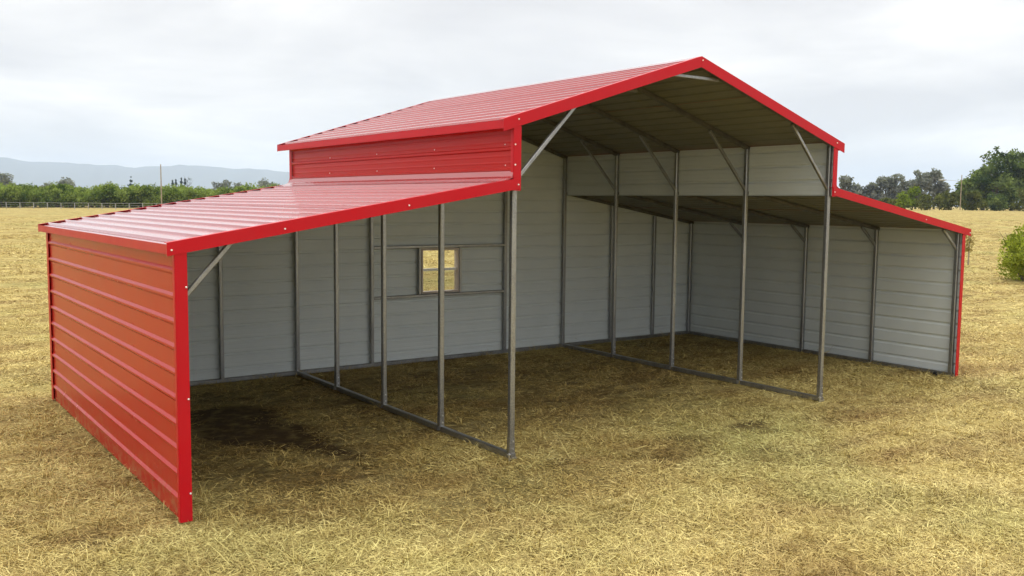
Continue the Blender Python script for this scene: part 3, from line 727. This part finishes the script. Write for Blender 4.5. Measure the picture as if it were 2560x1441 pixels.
def lobes(seed, n, w, h0, h1, rmin, rmax, top=0.7):
    r = random.Random(seed); out_ = []
    for i in range(n):
        z = h0 + (h1 - h0) * r.random(); k = 1 - max(0, (z - h0) / (h1 - h0) - 0.45) * top
        a = r.uniform(0, 6.28); q = w * math.sqrt(r.random()) * k
        out_.append((q * math.cos(a), q * math.sin(a), z, r.uniform(rmin, rmax), r.uniform(0.7, 1.0)))
    return out_
# orchard rows beyond the fence on the left
def place(u, v_, dist):
    """ground spot in the direction of the given photo point, at that distance along the view"""
    dr = FWD + RGT * ((u - 1280) / FPX) - UP * ((v_ - 720.5) / FPX); p = CAM + dr * dist
    return Vector((p.x, p.y, gz(p.x, p.y)))
protos = [tree('orchard_tree', 'bushy green orchard tree in the row behind the wire fence', 'tree', (0, 0, 0), lobes(100 + k, 18, 2.4, 0.8, 3.45, 0.9, 1.4), 3000, 0.22, M_ORCH, 1.4, 0.13, 100 + k, 'orchard trees behind the wire fence') for k in range(5)]
a0 = place(-300, 512, 163); a1 = place(1060, 504, 173); nrow = 33
dirv = (a1 - a0); perp = Vector((dirv.y, -dirv.x, 0)).normalized()
if perp.dot(FWD) < 0: perp = -perp
cnt = 0
for row in range(3):
    for k in range(nrow):
        p = a0 + dirv * ((k + 0.5 * (row % 2) + random.uniform(-.15, .15)) / (nrow - 1)) + perp * (row * 5.0 + random.uniform(-.5, .5))
        z = gz(p.x, p.y); pr = protos[cnt % 5]; sc = random.uniform(0.82, 1.02)
        lab = ('bushy green orchard tree in the front row behind the wire fence', 'green orchard tree whose top shows above the front row', 'green orchard tree in the rearmost row against the hills')[row]
        if cnt < 5:
            o = pr; o.location = (p.x, p.y, z); o.rotation_euler = (0, 0, random.uniform(0, 6.28)); o.scale = (sc, sc, sc); o['label'] = lab
        else: copy_thing(pr, (p.x, p.y, z), random.uniform(0, 6.28), sc, lab)
        cnt += 1
# wire fence
f0 = place(-260, 527, 149); f1 = place(760, 522, 152); fd = f1 - f0; nf = 30
fence = thing('wire_fence', 'low pale wire fence on thin posts along the orchard edge', 'fence', f0)
fm = MB(); fm.tube([(0, 0, -0.2), (0, 0, 1.0)], 0.055, 6); pmesh = fm.mesh('post', M_WHITEPOST)
pos = []
for k in range(nf + 1):
    p = f0 + fd * (k / nf); z = gz(p.x, p.y); pos.append(Vector((p.x, p.y, z)) - f0)
    o = bpy.data.objects.new('post', pmesh); COL.objects.link(o); o.parent = fence; o.location = pos[-1]
for hh, rr_ in ((0.98, 0.024), (0.62, 0.012), (0.3, 0.012)):
    mb = MB(); mb.tube([q + Vector((0, 0, hh)) for q in pos], rr_, 5); mb.build('rail' if hh > 0.9 else 'wire', M_WHITEPOST, fence)
# utility poles
def pole(loc, h, label, rad=0.13, arm=True):
    t = thing('utility_pole', label, 'pole', loc)
    mb = MB(); mb.tube([(0, 0, -0.4), (0, 0, h * 0.5), (0, 0, h)], [rad, rad * 0.85, rad * 0.65], 8); mb.build('shaft', M_WOOD, t)
    if arm:
        mb = MB(); mb.bar((-0.5, 0, h - 0.25), (0.5, 0, h - 0.25), 0.09, 0.11); mb.build('crossarm', M_WOOD, t)
    return t
pole(place(404, 510, 158), 7.4, 'bare wooden pole standing at the orchard edge on the left', 0.12, False)
pole(place(628, 455, 420), 9.0, 'thin far wooden pole rising over the orchard beside the barn roof', 0.2)
pr_ = pole(place(2400, 525, 185), 7.0, 'weathered wooden pole in front of the dark trees on the right', 0.11, False)
# street light reaching out from that pole
mb = MB(); hx = RGT * -3.2; mb.tube([(0, 0, 5.6), tuple(hx * 0.5 + Vector((0, 0, 5.9))), tuple(hx + Vector((0, 0, 6.0)))], 0.03, 5); mb.build('lamp_arm', M_STEEL, pr_)
mb = MB(); q = hx + Vector((0, 0, 6.0)); mb.tube([tuple(q + RGT * 0.2), tuple(q - RGT * 0.6), tuple(q - RGT * 1.4)], [0.10, 0.2, 0.08], 7); mb.build('lamp_head', M_STEEL, pr_)
# small far trees over the orchard
def far_tree(u, dist, h, kind, label, seed, wid=1.0):
    p = place(u, 480, dist)
    if kind == 'cone':
        bl = [(0, 0, h * k, max(0.12, (1 - k)) * h * 0.24 * wid, 0.7) for k in (0.15, 0.3, 0.45, 0.6, 0.75, 0.9)]; return tree('conifer_tree', label, 'tree', p, bl, 900, 0.35, M_CONIF, h * 0.6, 0.2, seed, None, 0)
    if kind == 'cypress':
        bl = [(0, 0, h * k, 0.5 * wid, 1.6) for k in (0.2, 0.4, 0.6, 0.8)] + [(0, 0, h * 0.94, 0.28, 1.8)]; return tree('cypress_tree', label, 'tree', p, bl, 700, 0.3, M_CONIF, h * 0.5, 0.15, seed, None, 0)
    if kind == 'bare':
        return tree('bare_tree', label, 'tree', p, lobes(seed, 9, 1.6 * wid, h * 0.5, h * 0.95, 0.5, 0.9), 260, 0.3, M_CONIF, h * 0.7, 0.15, seed, None, 9, 0.12)
    bl = lobes(seed, 9, h * 0.55 * wid, h * 0.35, h * 0.8, h * 0.16, h * 0.28); return tree('round_tree', label, 'tree', p, bl, 1400, 0.4, M_EUC, h * 0.5, 0.25, seed, None, 3)
far_tree(328, 330, 10.2, 'cone', 'small dark blue conical tree poking above the orchard left of the pole', 301)
for j, (u, h) in enumerate(((432, 9.6), (440, 10.0), (454, 10.8), (463, 10.4))):
    far_tree(u, 400, h, 'cypress', ('first thin cypress right of the pole, shorter of its pair', 'second thin cypress right of the pole, taller of its pair', 'third thin cypress right of the pole, tallest of the four', 'fourth thin cypress, beside the bare tree')[j], 310 + j)
far_tree(470, 410, 13.0, 'bare', 'leafless grey tree standing beside the four far cypresses', 320)
far_tree(8, 300, 9.6, 'bushy', 'dark narrow tree above the orchard at the far left edge', 321, 0.25)
far_tree(167, 330, 8.8, 'bushy', 'lone tree top above the left part of the orchard', 322, 0.4)
far_tree(558, 330, 8.9, 'bushy', 'broad domed dark tree above the orchard right of the pole', 323, 1.3)
far_tree(668, 330, 8.7, 'bushy', 'domed dark tree above the orchard nearest the barn wall', 324, 1.0)
far_tree(275, 340, 8.0, 'bushy', 'low grey tree above the orchard left of the conical tree', 325, 0.8)
far_tree(130, 340, 7.6, 'bushy', 'low hazy tree above the orchard by the lone tree top', 326, 1.1)

# right-hand side: far grey gums, hedge, big dark trees
gum = [(2112, 12.3), (2142, 8.8), (2178, 10.2), (2212, 13.6), (2232, 12.2), (2262, 13.3), (2288, 14.2), (2312, 13.4), (2334, 14.2), (2352, 9.6)]
for j, (u, h) in enumerate(gum):
    p = place(u, 520, 265); h *= 0.80
    tree('gum_tree', ('round grey-green gum tree just right of the barn gable', 'small thin gum tree second from the barn gable', 'low broad gum tree third from the barn gable', 'tall open-crowned gum tree with a forked top',
         'shorter gum tree beside the forked one', 'slim gum tree left of the lime green tree top', 'tall gum tree behind the lime green tree', 'gum tree right of the one behind the lime green tree', 'tallest gum tree at the right end of the far row', 'low sloping gum tree closing the far row')[j],
         'tree', p, lobes(400 + j, 13, 1.5 + 0.06 * h, h * 0.22, h * 0.9, 0.9, 1.6), 1900, 0.40, M_EUC, h * 0.6, 0.28, 400 + j, 'far gum trees on the right', 5)
big = [(2424, 6.8, 1.9, M_OAK), (2457, 9.6, 2.6, M_OAK), (2488, 14.3, 3.6, M_OAK), (2528, 13.6, 3.7, M_OAK), (2570, 14.6, 3.8, M_OAK), (2620, 13.5, 3.8, M_OAK), (2675, 12.5, 3.8, M_OAK)]
for j, (u, h, wd, mt) in enumerate(big):
    p = place(u, 525, 205 + 4 * (j % 2))
    tree('broadleaf_tree', ('dark green tree right beside the weathered pole', 'dark green tree second from the weathered pole, stepping up in height', 'tall dark tree with ragged sprigs on its top', 'tall dark tree between the ragged one and the frame edge', 'tall dark tree at the right edge of the photo',
         'dark tree just past the right edge of the photo', 'dark tree farthest right, outside the photo')[j], 'tree', p, lobes(440 + j, 22, wd * 1.1, 1.3, h * 0.88, 1.2, 2.1, 0.8) + [(random.uniform(-1, 1), random.uniform(-1, 1), h * 0.95, 0.6, 0.9)], 4200, 0.36, mt, h * 0.45, 0.4, 440 + j, 'big dark trees on the right', 5)
# lower bushes in front
bush = [(2560, 5.6, 2.6, M_OLIVE, 'yellow-green bush at the foot of the tall trees by the right edge'), (2432, 4.6, 2.4, M_OLIVE, 'olive bush at the foot of the dark trees, right of the pole'), (2280, 5.8, 1.5, M_LIME, 'bright lime green tree in front of the far gums'),
        (2262, 4.0, 1.3, M_LIME, 'small lime bush leaning against the bright lime tree'), (2318, 3.9, 2.0, M_OLIVE, 'olive hedge bush right of the lime tree'), (2348, 3.4, 2.0, M_OLIVE, 'olive hedge bush midway between lime tree and pole'),
        (2378, 4.2, 2.0, M_OLIVE, 'olive hedge bush just left of the pole'), (2235, 2.6, 1.6, M_OLIVE, 'low pale bush half hidden by the lean-to roof edge'), (2210, 2.4, 1.5, M_OLIVE, 'lowest bush showing just above the lean-to roof edge'), (2492, 3.6, 2.0, M_OAK, 'dark bush in the shade under the tall trees')]
for j, (u, h, wd, mt, lb) in enumerate(bush):
    p = place(u, 527, 192 + 3 * (j % 3))
    tree('bush', lb, 'bush', p, lobes(470 + j, 9, wd * 0.75, 0.8, h * 0.75, 0.8, 1.3), 1300, 0.26, mt, h * 0.4, 0.12, 470 + j, None, 4)
# the near shrub at the right edge and the withered sapling behind the right wall
p = place(2562, 700, 36.4); sh = thing('shrub', 'bright yellow-green leafy shrub standing alone in the straw at the right', 'shrub', p)
stm = MB(); r_ = random.Random(5)
for k in range(16):
    a = r_.uniform(0, 6.28); sp = r_.uniform(0.2, 1.1); hh = r_.uniform(1.2, 2.15)
    stm.tube([(0.1 * math.cos(a), 0.1 * math.sin(a), -0.1), (sp * 0.5 * math.cos(a), sp * 0.5 * math.sin(a), hh * 0.55), (sp * math.cos(a), sp * math.sin(a), hh)], [0.022, 0.015, 0.006], 5)
stm.build('stems', M_BARK, sh)
o = bpy.data.objects.new('foliage', crown_mesh('foliage', lobes(77, 26, 1.05, 0.3, 1.7, 0.36, 0.6, 0.75) + [(0.3, 0.2, 2.05, 0.22, 1.4), (-0.4, 0.1, 1.95, 0.2, 1.5), (0, -.3, 2.1, .18, 1.6), (-.75, .2, 1.7, .2, 1.4)], 9500, 0.075, M_SHRUB, 77, narrow=0.32)); COL.objects.link(o); o.parent = sh
p = place(2420, 664, 45.0); sp_ = thing('sapling', 'thin withered sapling with tan leaves behind the right lean-to wall', 'sapling', p)
mb = MB(); mb.tube([(0, 0, -0.1), (0.02, 0, 0.8), (-0.02, 0.02, 1.7)], [0.04, 0.03, 0.015], 6); mb.tube([(0, 0, 0.9), (0.2, 0.05, 1.25)], [0.015, 0.006], 5); mb.tube([(0, 0, 0.7), (-0.18, 0.05, 1.0)], [0.015, 0.006], 5); mb.build('stem', M_WOOD, sp_)
o = bpy.data.objects.new('foliage', crown_mesh('foliage', [(0, 0, 1.0, 0.26, 1.2), (0.05, 0, 1.35, 0.22, 1.2), (-0.03, 0, 0.75, 0.2, 0.8)], 260, 0.06, M_TAN, 78)); COL.objects.link(o); o.parent = sp_
